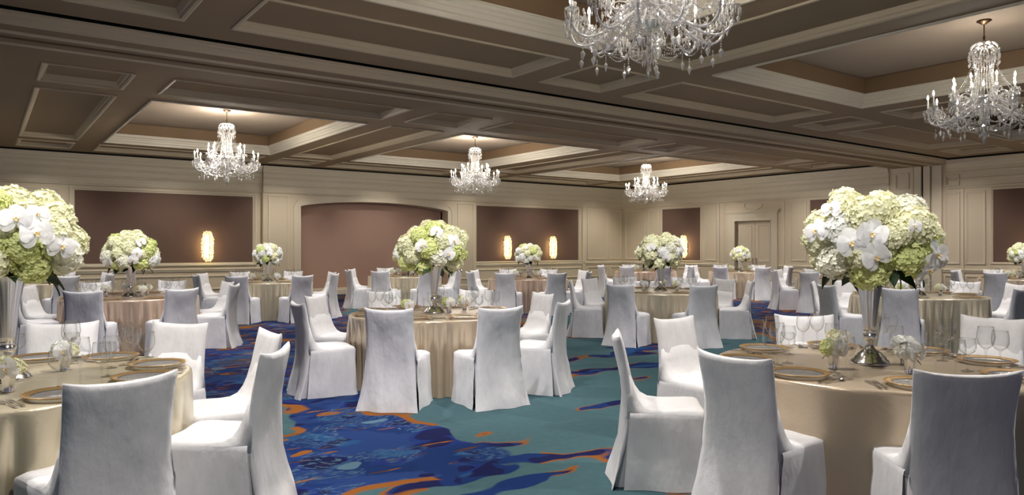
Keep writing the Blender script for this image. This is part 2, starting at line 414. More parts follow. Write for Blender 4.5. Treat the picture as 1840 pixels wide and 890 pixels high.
b = MB(); b.box(XL, XW, 9.80, 9.90, 3.93, 3.96); b.build('track', 'black', beam)
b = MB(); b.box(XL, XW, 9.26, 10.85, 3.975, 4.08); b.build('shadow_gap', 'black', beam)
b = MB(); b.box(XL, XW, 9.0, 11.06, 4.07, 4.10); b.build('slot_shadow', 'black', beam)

def wall_map(side):
    if side == 'back': return lambda s, z, h: (s, YW - h, z)
    return lambda s, z, h: (XW - h, s, z)
FR = [(0, 0), (0, .022), (.012, .03), (.03, .03), (.04, .014), (.055, .014), (.06, 0)]
def frame(parent, side, s0, s1, z0, z1, base=0, big=False, name='panel_moulding'):
    mp = wall_map(side); b = MB(); k = 1.8 if big else 1
    rect_sweep(b, s0, s1, z0, z1, [(i * k, base + h * k) for i, h in FR], mp)
    return b.build(name, 'cream_trim', parent)
def panel(parent, side, s0, s1, z0, z1, base=0, m='taupe', name='wallcovering'):
    mp = wall_map(side); b = MB(); h = base + .008
    b.quad(mp(s0, z0, h), mp(s1, z0, h), mp(s1, z1, h), mp(s0, z1, h)); return b.build(name, m, parent)
def rail(parent, side, s0, s1, prof, name, base=0, m='cream_trim'):
    mp = wall_map(side); b = MB()
    b.rings([[mp(s0, z, base + h) for h, z in prof], [mp(s1, z, base + h) for h, z in prof]], closed=False)
    n = len(prof); b.add([mp(s0, z, base + h) for h, z in prof], [tuple(range(n))]); b.add([mp(s1, z, base + h) for h, z in prof], [tuple(range(n))])
    return shade_auto(b.build(name, m, parent), 25)
CORN = [(0, 3.14), (.045, 3.16), (.05, 3.19), (.02, 3.21), (.02, 3.36), (.05, 3.38), (.055, 3.41), (.03, 3.43), (.03, 3.56), (.06, 3.58), (.065, 3.61), (.04, 3.63), (.04, 3.72), (.09, 3.78), (.10, 3.83), (.125, 3.86), (.13, 3.89), (.17, 3.935), (.17, 3.958), (.0, 3.958)]
RAIL = [(0, .80), (.03, .81), (.035, .84), (.05, .86), (.05, .885), (.02, .90), (.0, .91)]
BASE = [(0.02, 0), (.02, .15), (.012, .17), (0, .18)]

# back wall, with a projecting bay and an arched alcove
BX0, BX1, BP = 6.8, 14.46, .15
AX0, AX1, AZ0, AZS, AZC = 7.95, 13.24, .2, 2.78, 2.99
def arch_z(x): 
    u = (x - (AX0 + AX1) / 2) / ((AX1 - AX0) / 2); return AZS + (AZC - AZS) * (1 - u * u) ** .8 if abs(u) < 1 else AZS
b = MB()
b.box(XL, BX0, YW, YW + .3, 0, 4.56); b.box(BX1, XW + .3, YW, YW + .3, 0, 4.56)
yf = YW - BP
b.box(BX0, AX0, yf, YW + .3, 0, 4.06); b.box(AX1, BX1, yf, YW + .3, 0, 4.06); b.box(AX0, AX1, yf, YW + .3, 0, AZ0)
N = 40
for i in range(N):
    xa, xb = AX0 + (AX1 - AX0) * i / N, AX0 + (AX1 - AX0) * (i + 1) / N; za, zb = arch_z(xa), arch_z(xb)
    b.quad((xa, yf, za), (xb, yf, zb), (xb, yf, 4.06), (xa, yf, 4.06)); b.quad((xa, yf, za), (xa, yf + .55, za), (xb, yf + .55, zb), (xb, yf, zb))
wb = struct(b.build('wall_back', 'cream'), 'cream panelled back wall with arched alcove')
b = MB(); b.box(AX0 - .2, AX1 + .2, yf + .5, yf + .56, 0, 4.0); b.build('alcove_panel', 'alcove', wb)
b = MB(); b.box(AX0 - .05, AX0, YW + .2, yf + .52, AZ0, 3.1); b.box(AX1, AX1 + .05, YW + .2, yf + .52, AZ0, 3.1); b.build('alcove_reveal', 'alcove', wb)
# arch casing
def casing(off0, off1, prj, name):
    b = MB(); pts_in, pts_out = [], []
    cxm = (AX0 + AX1) / 2; hw = (AX1 - AX0) / 2
    def path(o):
        P = [(AX0 - o, .18), (AX0 - o, AZS)]
        for i in range(1, N):
            x = -1 + 2 * i / N; P.append((cxm + x * (hw + o), arch_z(cxm + x * hw * .9999) + o * .8))
        return P + [(AX1 + o, AZS), (AX1 + o, .18)]
    pi_, po = path(off0), path(off1); y0 = yf; y1 = yf - prj
    b.rings([[(x, y0, z) for x, z in pi_], [(x, y1, z) for x, z in pi_], [(x, y1, z) for x, z in po], [(x, y0, z) for x, z in po]], closed=False)
    return b.build(name, 'cream_trim', wb)
casing(0, .07, .03, 'arch_moulding'); casing(.07, .17, .018, 'arch_casing'); casing(.17, .22, .04, 'arch_moulding')
# cornice
rail(wb, 'back', XL, BX0, CORN, 'cornice'); rail(wb, 'back', BX0, BX1, [(h + BP if z < 3.77 else h + .06, z) for h, z in CORN], 'cornice'); rail(wb, 'back', BX1, XW, CORN, 'cornice')
for s0, s1, bs in ((XL, BX0, 0), (BX1, XW, 0)):
    rail(wb, 'back', s0, s1, RAIL, 'chair_rail', bs)
bb = MB(); mp = wall_map('back')
for s0, s1, bs in ((XL, BX0, 0), (BX0, BX1, BP), (BX1, XW, 0)):
    bb.rings([[mp(s0, z, bs + h) for h, z in BASE], [mp(s1, z, bs + h) for h, z in BASE]], closed=False)
struct(bb.build('baseboard_back', 'cream_trim'), 'cream baseboard along the back wall')
frame(wb, 'back', .2, 1.62, 1.08, 3.05); frame(wb, 'back', -3.0, -.1, 1.08, 3.05)
panel(wb, 'back', 1.95, 6.53, 1.05, 3.04); frame(wb, 'back', 1.83, 6.65, .96, 3.12, big=True, name='wallcovering_frame')
frame(wb, 'back', 6.95, 7.58, .42, 3.1, BP); frame(wb, 'back', 13.66, 14.36, .36, 3.1, BP)
panel(wb, 'back', 14.56, 19.5, .98, 3.03); frame(wb, 'back', 14.5, 19.58, .93, 3.10, name='wallcovering_frame')
b = MB(); b.box(19.70, 19.86, YW - .05, YW, .1, 3.16); b.build('pilaster', 'cream_trim', wb)
frame(wb, 'back', 20.0, 21.15, 1.0, 3.08); frame(wb, 'back', 21.27, 21.93, 1.0, 3.08)
for s0, s1 in ((-3, -.1), (.2, 1.7), (1.95, 3.2), (3.35, 5.0), (5.15, 6.6), (14.6, 16.2), (16.35, 17.95), (18.1, 19.6), (20.0, 21.15), (21.27, 21.93)):
    frame(wb, 'back', s0, s1, .28, .70, name='wainscot_moulding')

# right wall
b = MB(); b.box(XW, XW + .3, YN, 14.88, 0, 4.56); b.box(XW, XW + .3, 16.35, YW + .3, 0, 4.56); b.box(XW, XW + .3, 14.88, 16.35, 2.46, 4.56)
wr = struct(b.build('wall_right', 'cream'), 'cream panelled right wall with double doors')
rail(wr, 'right', 10.85, YW, CORN, 'cornice'); rail(wr, 'right', YN, 9.2, CORN, 'cornice')
rail(wr, 'right', 16.62, YW, RAIL, 'chair_rail'); rail(wr, 'right', 10.75, 14.6, RAIL, 'chair_rail'); rail(wr, 'right', YN, 9.35, RAIL, 'chair_rail')
bb = MB(); mp = wall_map('right')
for s0, s1 in ((YN, 14.6), (16.62, YW)):
    bb.rings([[mp(s0, z, h) for h, z in BASE], [mp(s1, z, h) for h, z in BASE]], closed=False)
struct(bb.build('baseboard_right', 'cream_trim'), 'cream baseboard along the right wall')
frame(wr, 'right', 20.75, 21.9, 1.0, 3.08); frame(wr, 'right', 20.02, 20.63, 1.0, 3.08)
panel(wr, 'right', 17.95, 19.84, 1.0, 3.02); frame(wr, 'right', 17.89, 19.90, .95, 3.08, name='wallcovering_frame')
frame(wr, 'right', 17.2, 17.75, 1.0, 3.08)
b = MB(); b.box(XW - .03, XW, 17.06, 17.11, .1, 3.16); b.build('pilaster', 'cream_trim', wr)
frame(wr, 'right', 13.56, 14.15, 1.04, 3.05)
panel(wr, 'right', 10.95, 13.42, 1.06, 3.06); frame(wr, 'right', 10.88, 13.49, 1.0, 3.12, name='wallcovering_frame')
for y0, y1, p in ((9.36, 9.62, .06), (9.66, 9.84, .10), (9.90, 10.1, .10), (10.14, 10.7, .05)):
    b = MB(); b.box(XW - p, XW, y0, y1, 0, 3.85); b.build('pocket_jamb', 'cream_trim', wr)
b = MB(); b.box(XW - .03, XW, 9.84, 9.90, 0, 3.85); b.build('pocket_gap', 'black', wr)
frame(wr, 'right', 8.9, 9.3, 1.03, 3.05); frame(wr, 'right', 8.26, 8.76, 1.03, 3.05)
frame(wr, 'right', 10.25, 10.65, 3.22, 3.7, .05); frame(wr, 'right', 8.9, 9.3, 3.22, 3.55, .03)
b = MB(); b.box(XW - .03, XW, 8.80, 8.85, .1, 3.14); b.build('pilaster', 'cream_trim', wr)
panel(wr, 'right', 5.0, 8.08, 1.1, 3.06); frame(wr, 'right', 4.94, 8.15, 1.05, 3.12, name='wallcovering_frame')
frame(wr, 'right', 1.5, 4.7, 1.05, 3.08)
for s0, s1 in ((20.75, 21.9), (20.02, 20.63), (17.95, 19.84), (13.56, 14.15), (10.95, 13.42), (8.9, 9.3), (8.26, 8.76), (6.6, 8.08), (5.0, 6.5), (1.5, 4.7)):
    frame(wr, 'right', s0, s1, .3, .72, name='wainscot_moulding')

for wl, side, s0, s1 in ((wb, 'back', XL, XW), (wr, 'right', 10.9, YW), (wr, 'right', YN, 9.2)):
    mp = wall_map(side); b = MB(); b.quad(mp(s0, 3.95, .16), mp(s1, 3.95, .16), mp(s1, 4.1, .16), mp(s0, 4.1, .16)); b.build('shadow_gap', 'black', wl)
# double doors
dr = inst('door_1', None, None, (XW, 15.615, 0)); struct(dr, 'cream panelled double doors in a moulded frame')
def dbox(mb, x0, x1, y0, y1, z0, z1): mb.box(x0, x1, y0, y1, z0, z1)
b = MB()
for y0, y1 in ((-1.0, -.735), (.735, 1.0)): b.box(-.07, 0.05, y0, y1, 0, 2.46)
b.box(-.07, .05, -1.0, 1.0, 2.46, 2.72); b.box(-.11, 0, -1.06, 1.06, 2.72, 2.77); b.box(-.14, 0, -1.1, 1.1, 2.77, 2.82); b.build('door_frame', 'cream_trim', dr)
b = MB(); rect_sweep(b, -.75, .75, -.2, 2.475, [(0, .0), (0, .09), (.03, .09), (.03, 0)], lambda a, c, h: (-h, a, c)); b.build('door_moulding', 'cream_trim', dr)
for sgn in (-1, 1):
    b = MB(); y0, y1 = (.006, .733) if sgn > 0 else (-.733, -.006); b.box(.10, .15, y0, y1, .01, 2.455)
    leaf = b.build('door_leaf', 'cream', dr)
    for z0, z1 in ((.2, .85), (1.0, 2.3)):
        b = MB(); rect_sweep(b, y0 + .12, y1 - .12, z0, z1, [(0, 0), (0, .015), (.02, .02), (.04, .006), (.05, 0)], lambda a, c, h: (.10 - h, a, c)); b.build('leaf_moulding', 'cream_trim', leaf)
    b = MB(); b.box(.06, .10, sgn * .07 - .015, sgn * .07 + .015, .92, 1.12); b.build('door_handle', 'steel', leaf)
b = MB()
ov = lambda k, h: [(-h, .34 * k * cos(2 * pi * i / 32), 2.99 + .15 * k * sin(2 * pi * i / 32)) for i in range(32)]
b.rings([ov(1.15, 0), ov(1.12, .04), ov(1.0, .045), ov(.95, .015)], cap1=True); shade_auto(b.build('oval_medallion', 'cream_trim', dr))
b = MB(); rect_sweep(b, -1.25, 1.25, -.3, 3.10, FR, lambda a, c, h: (-h, a, c)); b.build('door_surround', 'cream_trim', dr)

# ------------------------------------------------------------------ wall sconces
rnd = random.Random(5)
b = MB(); b.lathe([(.0, -.36), (.02, -.33), (.028, -.2), (.028, .2), (.02, .33), (0, .36)], 14); core_me = b.mesh('lamp_core', 'sconce_core')
b = MB()
for i in range(420):
    z = -.43 + .86 * (i + .5) / 420; a = i * 2.39996
    e = max(0.05, 1 - (abs(z) / .45) ** 4) ** .5; r = .15 * e + rnd.uniform(-.03, .025)
    b.octa((r * cos(a), r * sin(a) * .8, z + rnd.uniform(-.01, .01)), rnd.uniform(.011, .02), rnd.uniform(.014, .026))
shade_me = b.mesh('crystal_shade', 'sconce_crystal', False)
b = MB(); b.box(-.06, .06, .10, .16, -.3, .3); plate_me = b.mesh('backplate', 'steel', False)
M['sconce_crystal'].cycles.emission_sampling = 'NONE'
def sconce(loc, rz, label):
    t = thing('wall_sconce', label, 'sconce', loc, rz, 'oval crystal wall sconces')
    inst('lamp_core', core_me, t); inst('crystal_shade', shade_me, t); inst('backplate', plate_me, t)
sconce((5.22, YW - .17, 1.53), 0, 'glowing oval crystal sconce on the long taupe panel left of the arch')
sconce((15.85, YW - .17, 1.5), 0, 'glowing oval crystal sconce nearer the arch of the pair on back wall')
sconce((18.05, YW - .17, 1.5), 0, 'glowing oval crystal sconce nearer the room corner of the back wall pair')
sconce((XW - .17, 18.62, 1.53), -pi / 2, 'glowing oval crystal sconce partly behind bouquet on the right wall')
sconce((XW - .17, 6.9, 1.53), -pi / 2, 'glowing oval crystal sconce at far right end of right wall')

# ------------------------------------------------------------------ chairs
def chair_meshes(seed):
    r = random.Random(seed); ph = [r.uniform(0, 6.28) for _ in range(8)]
    def wr(x, z): return .0035 * sin(13 * x + 7 * z + ph[0]) + .003 * sin(-9 * x + 17 * z + ph[1]) + .002 * sin(31 * x + 5 * z + ph[2])
    b = MB(); nx = 13
    lev = [(.003, -.375, .018, .292), (.06, -.358, .02, .283), (.14, -.333, .022, .27), (.25, -.305, .025, .255), (.36, -.283, .028, .244), (.46, -.272, .032, .237), (.56, -.270, .034, .232),
           (.66, -.276, .034, .228), (.76, -.290, .032, .228), (.85, -.306, .030, .231), (.91, -.319, .028, .235), (.936, -.325, .022, .237), (.945, -.327, .010, .236)]
    rs = []
    for z, yc, ht, hw in lev:
        g = (z / .945) ** 8; flare = max(0, 1 - z / .35)
        F, B = [], []
        for i in range(nx):
            xn = -1 + 2 * i / (nx - 1); x = hw * xn
            e = ht * (1 - .75 * abs(xn) ** 9)
            dz = g * (-.020 * (1 - abs(xn) ** 2.2) + .005 * max(0, (abs(xn) - .75) / .25))
            hem = flare * (.012 * sin(3.2 * pi * xn * .5 + ph[3]) + .008 * sin(7 * xn + ph[4]))
            bow = -.018 * (1 - xn * xn) * (z > .5) * min(1, (z - .5) / .3)
            F.append((x, yc + bow + e + wr(x, z) * .6, z + dz)); B.append((x, yc + bow - e + wr(x + .3, z) * (1 + 1.5 * flare) - hem, z + dz))
        rs.append(F + B[::-1])
    b.rings(rs, cap0=False)
    n = 2 * nx; o = (len(rs) - 1) * n
    b.f += [(o + i, o + i + 1, o + n - 2 - i, o + n - 1 - i) for i in range(nx - 1)]
    back = b.mesh('backrest', 'linen')
    # seat, sweeping up into the back
    prof = [(.202, .44), (.204, .468), (.195, .486), (.175, .494), (.11, .498), (.03, .496), (-.06, .494), (-.13, .50), (-.18, .525), (-.213, .57), (-.237, .63), (-.262, .72), (-.28, .72), (-.28, .44)]
    b = MB(); rs = []
    for i in range(13):
        xn = -1 + 2 * i / 12; xs = math.copysign(1 - (1 - abs(xn)) ** 1.0, xn)
        ring = []
        for y, z in prof:
            hw = .246 if z < .5 else .246 - .026 * (z - .5) / .21
            dz = -.016 * abs(xn) ** 8 * (z > .46) + (.004 * sin(9 * y + 5 * xn + ph[5]) if z > .48 else 0)
            ring.append((hw * xs, y - .01 * abs(xn) ** 8 * (y > .16), z + dz))
        rs.append(ring)
    b.rings(rs, True, True)
    seat = b.mesh('seat', 'linen_seat')
    # skirt hanging to the floor round three sides
    b = MB(); rs = []
    P = []
    hx, y0, y1, rc = .252, -.262, .202, .035
    for i in range(15): P.append((hx, y0 + (y1 - rc - y0) * i / 14, 1, 0))
    for i in range(1, 4): a = pi / 2 * i / 4; P.append((hx - rc + rc * cos(a), y1 - rc + rc * sin(a), cos(a), sin(a)))
    for i in range(15): P.append((hx - rc - (2 * hx - 2 * rc) * i / 14, y1, 0, 1))
    for i in range(1, 4): a = pi / 2 + pi / 2 * i / 4; P.append((-hx + rc + rc * cos(a), y1 - rc + rc * sin(a), cos(a), sin(a)))
    for i in range(15): P.append((-hx, y1 - rc - (y1 - rc - y0) * i / 14, -1, 0))
    for z, fl in ((.472, -.008), (.462, -.001), (.44, .002), (.36, .004), (.26, .008), (.16, .014), (.07, .022), (.003, .03)):
        t = 1 - z / .472
        rs.append([(x + nx_ * (fl + t * .010 * sin(22 * y + 16 * x + ph[6]) + .004 * sin(20 * z + 9 * (x + y) + ph[7])),
                    y + ny_ * (fl + t * .010 * sin(18 * x + ph[5]) + .003 * sin(25 * z + 11 * x)) + (min(0, (y + .15)) * .35 * t), z) for x, y, nx_, ny_ in P])
    b.rings(rs, closed=False)
    skirt = b.mesh('skirt', 'linen')
    pl = []
    for sg in (-1, 1):
        b = MB(); x = sg * .225
        b.rings([[(x * 1.06, -.29, .45), (x * 1.10, -.22, .45)], [(x * 1.06, -.30, .27), (x * 1.07, -.22, .27)], [(x * 1.04, -.355, .004), (x * .98, -.24, .004)]], closed=False)
        pl.append(b.mesh('pleat', 'linen'))
    return back, seat, skirt, pl
CH = [chair_meshes(s) for s in (1, 2, 3, 4)]
CLOCK = ['three', 'two', 'one', 'twelve', 'eleven', 'ten', 'nine', 'eight', 'seven', 'six', 'five', 'four']
def where(deg): return "%s o'clock seat" % CLOCK[int(round((deg % 360) / 30)) % 12]
cr = random.Random(11)
def chair(bx, by, ang, label, k):
    """bx, by: point below the top of the back; ang: world heading the chair faces"""
    rz = ang - pi / 2
    ox, oy = bx + .325 * cos(ang), by + .325 * sin(ang)
    t = thing('dining_chair', label, 'chair', (ox, oy, 0), rz, 'white slipcovered banquet chairs')
    bk, se, sk, pl = CH[k % 4]
    inst('backrest', bk, t); inst('seat', se, t); inst('skirt', sk, t)
    for p in pl: inst('pleat', p, t)
    return t
def view_to_world_dir(deg):
    a = radians(deg); return (cos(a) * cos(YAW) + sin(a) * sin(YAW), -cos(a) * sin(YAW) + sin(a) * cos(YAW))
def in_view(x, y, m=.06):
    d = x * sin(YAW) + y * cos(YAW); l = x * cos(YAW) - y * sin(YAW)
    return d > .5 and abs(l / d) < 920 / 1300 + m
# measured chairs of the two front tables: (lateral, depth) of the top of the back
FRONT = {'front right table': [(.70, 4.74, None), (1.30, 5.8, None), (1.155, 3.78, None), (2.06, 3.27, 4), (2.42, 6.0, None), (3.86, 5.8, None)],
         'front left table': [(-1.67, 3.11, None), (-1.31, 4.0, None), (-1.62, 4.84, None), (-2.48, 5.41, None), (-3.35, 5.40, None)]}
ck = 0
for t in TABLES:
    t['seats'] = []
    if t['ang'] is None:
        for lat, d, tw in FRONT[t['k']]:
            x, y = cam_pt(lat, d); deg = math.degrees(atan2(d - t['d'], lat - t['lat']))
            hd = atan2(t['y'] - y, t['x'] - x) + radians(tw or 0)
            chair(x, y, hd, 'white slipcovered chair at the %s of the %s' % (where(deg), t['k']), ck); ck += 1
            t['seats'].append(deg)
        extra = {'front right table': [-42, 2], 'front left table': [-80, 150]}[t['k']]
        t['seats'] += extra
        continue
    if t['ang'] == 'gen':
        base = math.degrees(atan2(-t['d'], -t['lat'])); t['ang'] = [base + 22.5 + 45 * i + cr.uniform(-3, 3) for i in range(8)]
    for deg in t['ang']:
        dx, dy = view_to_world_dir(deg); r = 1.50 + cr.uniform(-.03, .04)
        x, y = t['x'] + r * dx, t['y'] + r * dy
        t['seats'].append(deg)
        if not in_view(x, y): continue
        chair(x, y, atan2(-dy, -dx) + radians(cr.uniform(-4, 4)), 'white slipcovered chair at the %s of the %s' % (where(deg), t['k']), ck); ck += 1

# ------------------------------------------------------------------ tables and cloths
ZT, RT = .77, .93
def cloth_mesh(seed, m, folds, amp):
    r = random.Random(seed); n = 300
    ph = [r.uniform(0, 6.28) for _ in range(6)]
    def f(a):
        w = folds * a / 2 + ph[0] + 1.5 * sin(3 * a + ph[1]) + .7 * sin(7 * a + ph[4]); env = .65 + .35 * sin(4 * a + ph[2])
        return env * (1.5 - 2.6 * (1 - abs(sin(w))) ** 1.5) * .75 + .3 * sin(5 * a + ph[3])
    b = MB(); rs = []
    for rr in (.001, .3, .6, .85, .93): rs.append([(rr * RT * cos(2 * pi * j / n), rr * RT * sin(2 * pi * j / n), ZT + .0012 * sin(9 * j * 2 * pi / n + rr * 7)) for j in range(n)])
    for dr, z in ((-.022, ZT), (-.006, ZT - .003), (.004, ZT - .012), (.008, ZT - .03), (.012, ZT - .07), (.018, ZT - .14), (.022, ZT - .24), (.026, ZT - .36), (.03, ZT - .5), (.034, ZT - .63), (.036, .045), (.04, .004)):
        t = min(1, max(0, (ZT - z - .02) / .4)) ** .65
        rs.append([((RT + dr + amp * t * (f(2 * pi * j / n) - .8)) * cos(2 * pi * j / n), (RT + dr + amp * t * (f(2 * pi * j / n) - .8)) * sin(2 * pi * j / n), z) for j in range(n)])
    b.rings(rs)
    return b.mesh('tablecloth', m)
b = MB(); b.lathe([(0, .715), (.845, .715), (.85, .73), (.845, .762), (0, .762)], 48); top_me = b.mesh('tabletop', 'wood', False)
b = MB(); b.lathe([(.045, .04), (.045, .715)], 16); post_me = b.mesh('pedestal', 'wood')
b = MB(); b.lathe([(0, .002), (.36, .002), (.36, .02), (.08, .05), (0, .05)], 24); foot_me = b.mesh('base', 'wood')
CL = [cloth_mesh(1, 'satin', 36, .068), cloth_mesh(2, 'satin_pale', 40, .06), cloth_mesh(3, 'satin_rose', 36, .065), cloth_mesh(4, 'satin', 14, .014), cloth_mesh(5, 'satin_pale', 24, .04)]
CIDX = {'central table': 0, 'front right table': 3, 'front left table': 4, 'second left table': 2, 'table right of centre': 1, 'table before twin sconces': 2, 'table near room corner': 2, 'far left corner table': 1, 'table before the arch': 1}
for i, t in enumerate(TABLES):
    o = thing('round_table', 'round banquet table hidden under the cloth of the ' + t['k'], 'table', (t['x'], t['y'], 0), 0, 'round banquet tables')
    inst('tabletop', top_me, o); inst('pedestal', post_me, o); inst('base', foot_me, o)
    me = CL[CIDX.get(t['k'], i % 2)]
    cl = inst('tablecloth', me, None, (t['x'], t['y'], 0), (0, 0, i * 1.3))
    tag(cl, 'floor-length champagne satin tablecloth on the ' + t['k'], 'tablecloth', 'champagne satin tablecloths')

# ------------------------------------------------------------------ flowers
def sph(i, n, zmin=-.65):
    z = 1 - (1 - zmin) * (i + .5) / n; a = i * 2.399963; r = sqrt(max(0, 1 - z * z)); return Vector((r * cos(a), r * sin(a), z))
def hydrangea(seed, n, R, L, m):
    r = random.Random(seed); b = MB()
    b.lathe([(R * .8 * sin(pi * k / 6), -R * .8 * cos(pi * k / 6)) for k in range(7)], 10)
    for i in range(n):
        nrm = (sph(i, n, -.8) + Vector((r.uniform(-.08, .08), r.uniform(-.08, .08), r.uniform(-.08, .08)))).normalized()
        c = nrm * R * r.uniform(.86, 1.08)
        nt_ = (nrm + Vector((r.uniform(-.3, .3), r.uniform(-.3, .3), r.uniform(-.3, .3)))).normalized()
        u = nt_.cross(Vector((0, 0, 1)))
        if u.length < .1: u = nt_.cross(Vector((1, 0, 0)))
        u.normalize(); v = nt_.cross(u); a0 = r.uniform(0, 6.28); l = L * r.uniform(.85, 1.15)
        for k in range(4):
            a = a0 + k * pi / 2; d = cos(a) * u + sin(a) * v; e = -sin(a) * u + cos(a) * v; cu = r.uniform(0, .45)
            tw = r.uniform(-.15, .15)
            pts = [c + l * (q[0] * d + (q[1] + tw * q[0]) * e) + nt_ * l * q[2] for q in ((.0, 0, 0), (.30, .34, .10), (.68, .46, .10 + cu * .4), (.98, .22, cu), (.98, -.22, cu), (.68, -.46, .10 + cu * .4), (.30, -.34, .10))]
            pm = c + l * .6 * d + nt_ * l * (cu * .25 - .06)
            b.add(pts + [pm], [(q, 7, (q + 1) % 7) for q in range(7)])
    return b.mesh('hydrangea_head', m, False)
HM = ['hyd_cream', 'hyd_lime', 'hyd_white', 'hyd_grey']
HYD = {m: [hydrangea(10 * i + k, 150, .112, .0245, m) for k in range(2)] for i, m in enumerate(HM)}
SH = {m: hydrangea(90 + i, 60, .043, .0135, m) for i, m in enumerate(HM)}
def petal(mb, a, length, width, cup, z0=0, back=0):
    n = 20; d = Vector((cos(a), sin(a), 0)); e = Vector((-sin(a), cos(a), 0)); pts = []
    for i in range(n):
        q = 2 * pi * i / n; s = .5 - .5 * cos(q); w = sin(q) * (.45 + .55 * s)
        pts.append(d * length * s * (1 + .04 * sin(3 * q)) + e * width * w + Vector((0, 0, z0 + cup * s * s - .28 * width * abs(w) + .05 * width * sin(5 * q + a))))
    c = d * length * .55 + Vector((0, 0, z0 + cup * .3))
    o = len(mb.v); mb.v += [tuple(q) for q in pts] + [tuple(c)]
    mb.f += [(o + i, o + (i + 1) % n, o + n) for i in range(n)]
b = MB()
for a in (pi / 2, pi * 7 / 6 + .1, pi * 11 / 6 - .1): petal(b, a, .070, .040, -.008)
for a in (.12, pi - .12): petal(b, a, .062, .052, .014, .005)
orchid_me = b.mesh('orchid_bloom', 'petal_white')
b = MB(); petal(b, -pi / 2, .020, .009, .014, .006); petal(b, -pi / 2 + .9, .012, .007, .014, .006); petal(b, -pi / 2 - .9, .012, .007, .014, .006); b.octa((0, 0, .010), .004)
lip_me = b.mesh('lip', 'lip')
b = MB(); rs = []
for i in range(9):
    s = i / 8; w = .07 * sin(pi * min(1, s * 1.02)) ** .8 * (1 - .35 * s) + .001; x = .19 * s; z = .03 * s - .11 * s * s
    rs.append([(x, -w, z + .012), (x, 0, z - .004), (x, w, z + .012)])
b.rings(rs, closed=False); leaf_me = b.mesh('leaf', 'leaf')
b = MB(); rr = random.Random(3)
b.lathe([(.22 * sin(pi * k / 8), -.17 * cos(pi * k / 8)) for k in range(9)], 16)
core_leaf = b.mesh('foliage', 'leaf', False)
def aim(nrm, roll=0):
    z = Vector(nrm).normalized(); x = Vector((0, 0, 1)).cross(z)
    if x.length < .05: x = Vector((1, 0, 0))
    x.normalize(); y = z.cross(x); m = Matrix((x, y, z)).transposed()
    return (m @ Matrix.Rotation(roll, 3, 'Z')).to_euler()
def bouquet(t, rng):
    s = t['bs']; zb = ZT + t['vh'] - .06
    o = thing('flower_bouquet', 'dome of cream and green hydrangeas in the tall vase on the ' + t['k'], 'bouquet', (t['x'], t['y'], zb), -YAW, 'hydrangea bouquets')
    cz = .255 * s; n = 29
    inst('foliage', core_leaf, o, (0, 0, cz - .02), None, (s, s, s))
    for i in range(n):
        d = sph(i, n, -.72); j = Vector((rng.uniform(-.03, .03), rng.uniform(-.03, .03), rng.uniform(-.02, .02)))
        p = Vector((d.x * .305, d.y * .305, d.z * .25)) * s + j * s + Vector((0, 0, cz))
        m = rng.choices(HM, (.60, .24, .06, .10))[0] if t['bs'] > .82 else rng.choices(HM, (.45, .1, .35, .1))[0]
        inst('hydrangea_head', rng.choice(HYD[m]), o, p, (rng.uniform(-.5, .5), rng.uniform(-.5, .5), rng.uniform(0, 6)), s * rng.uniform(.82, 1.06))
    if t['k'] == 'front right table':
        orch = [(-.62, -.75, -.02, 1.35, .3), (-.40, -.88, .12, 1.4, -.2), (-.35, -.86, -.25, 1.3, .6), (-.98, -.3, .2, 1.2, .1), (.55, -.8, -.22, 1.3, .1), (.48, -.75, -.50, 1.25, .5), (.75, -.6, -.3, 1.1, -.4), (.15, -.95, .25, .7, 0), (-.75, -.35, .6, 1, 0)]
    elif t['k'] == 'front left table':
        orch = [(.10, -.97, .0, 1.4, .2), (.28, -.93, .1, 1.3, -.3), (.05, -.93, -.25, 1.35, .5), (.62, -.72, .38, 1.3, 0), (.80, -.6, .15, 1.35, .2), (.93, -.3, -.05, 1.2, -.2), (.75, -.5, .45, 1.0, .3)]
    else:
        k = 4 if t['near'] else 3
        orch = [(rng.uniform(-.8, .8), -1 + rng.uniform(0, .5), rng.uniform(-.3, .6), 1.15, rng.uniform(-.5, .5)) for _ in range(k)]
    for x, y, z, sc, roll in orch:
        d = Vector((x, y, z)).normalized()
        p = Vector((d.x * .425, d.y * .425, d.z * .355)) * s + Vector((0, 0, cz))
        ob = inst('orchid_bloom', orchid_me, o, p, aim((d.x, d.y - .25, d.z + .1), roll), sc * s); inst('lip', lip_me, ob)
    for i in range(12):
        a = 2 * pi * i / 12 + rng.uniform(-.25, .25); rad = rng.uniform(.10, .25) * s
        inst('leaf', leaf_me, o, (rad * cos(a), rad * sin(a), rng.uniform(.05, .10) * s), (rng.uniform(-.9, .9), rng.uniform(.1, .9), a + rng.uniform(-.6, .6)), s * rng.uniform(.6, .85))
# trumpet vase
flu = lambda a, z: 1 + .035 * (abs(sin(9 * a)) - .5)
b = MB(); b.lathe([(.034, .185), (.037, .22), (.044, .28), (.054, .36), (.066, .43), (.079, .49), (.090, .525), (.094, .535), (.088, .532), (.05, .36)], 72, mod=flu); flute_me = b.mesh('flute', 'silver_satin')
b = MB(); b.lathe([(.02, .10), (.022, .125), (.030, .132), (.040, .145), (.043, .158), (.038, .172), (.028, .18), (.036, .186), (.036, .192), (.02, .196)], 28); knob_me = b.mesh('knob', 'silver')
b = MB(); b.lathe([(.118, .001), (.120, .008), (.112, .014), (.108, .024), (.096, .030), (.092, .042), (.078, .050), (.072, .062), (.05, .074), (.032, .086), (.026, .098), (.022, .105)], 40); vfoot_me = b.mesh('foot', 'silver')
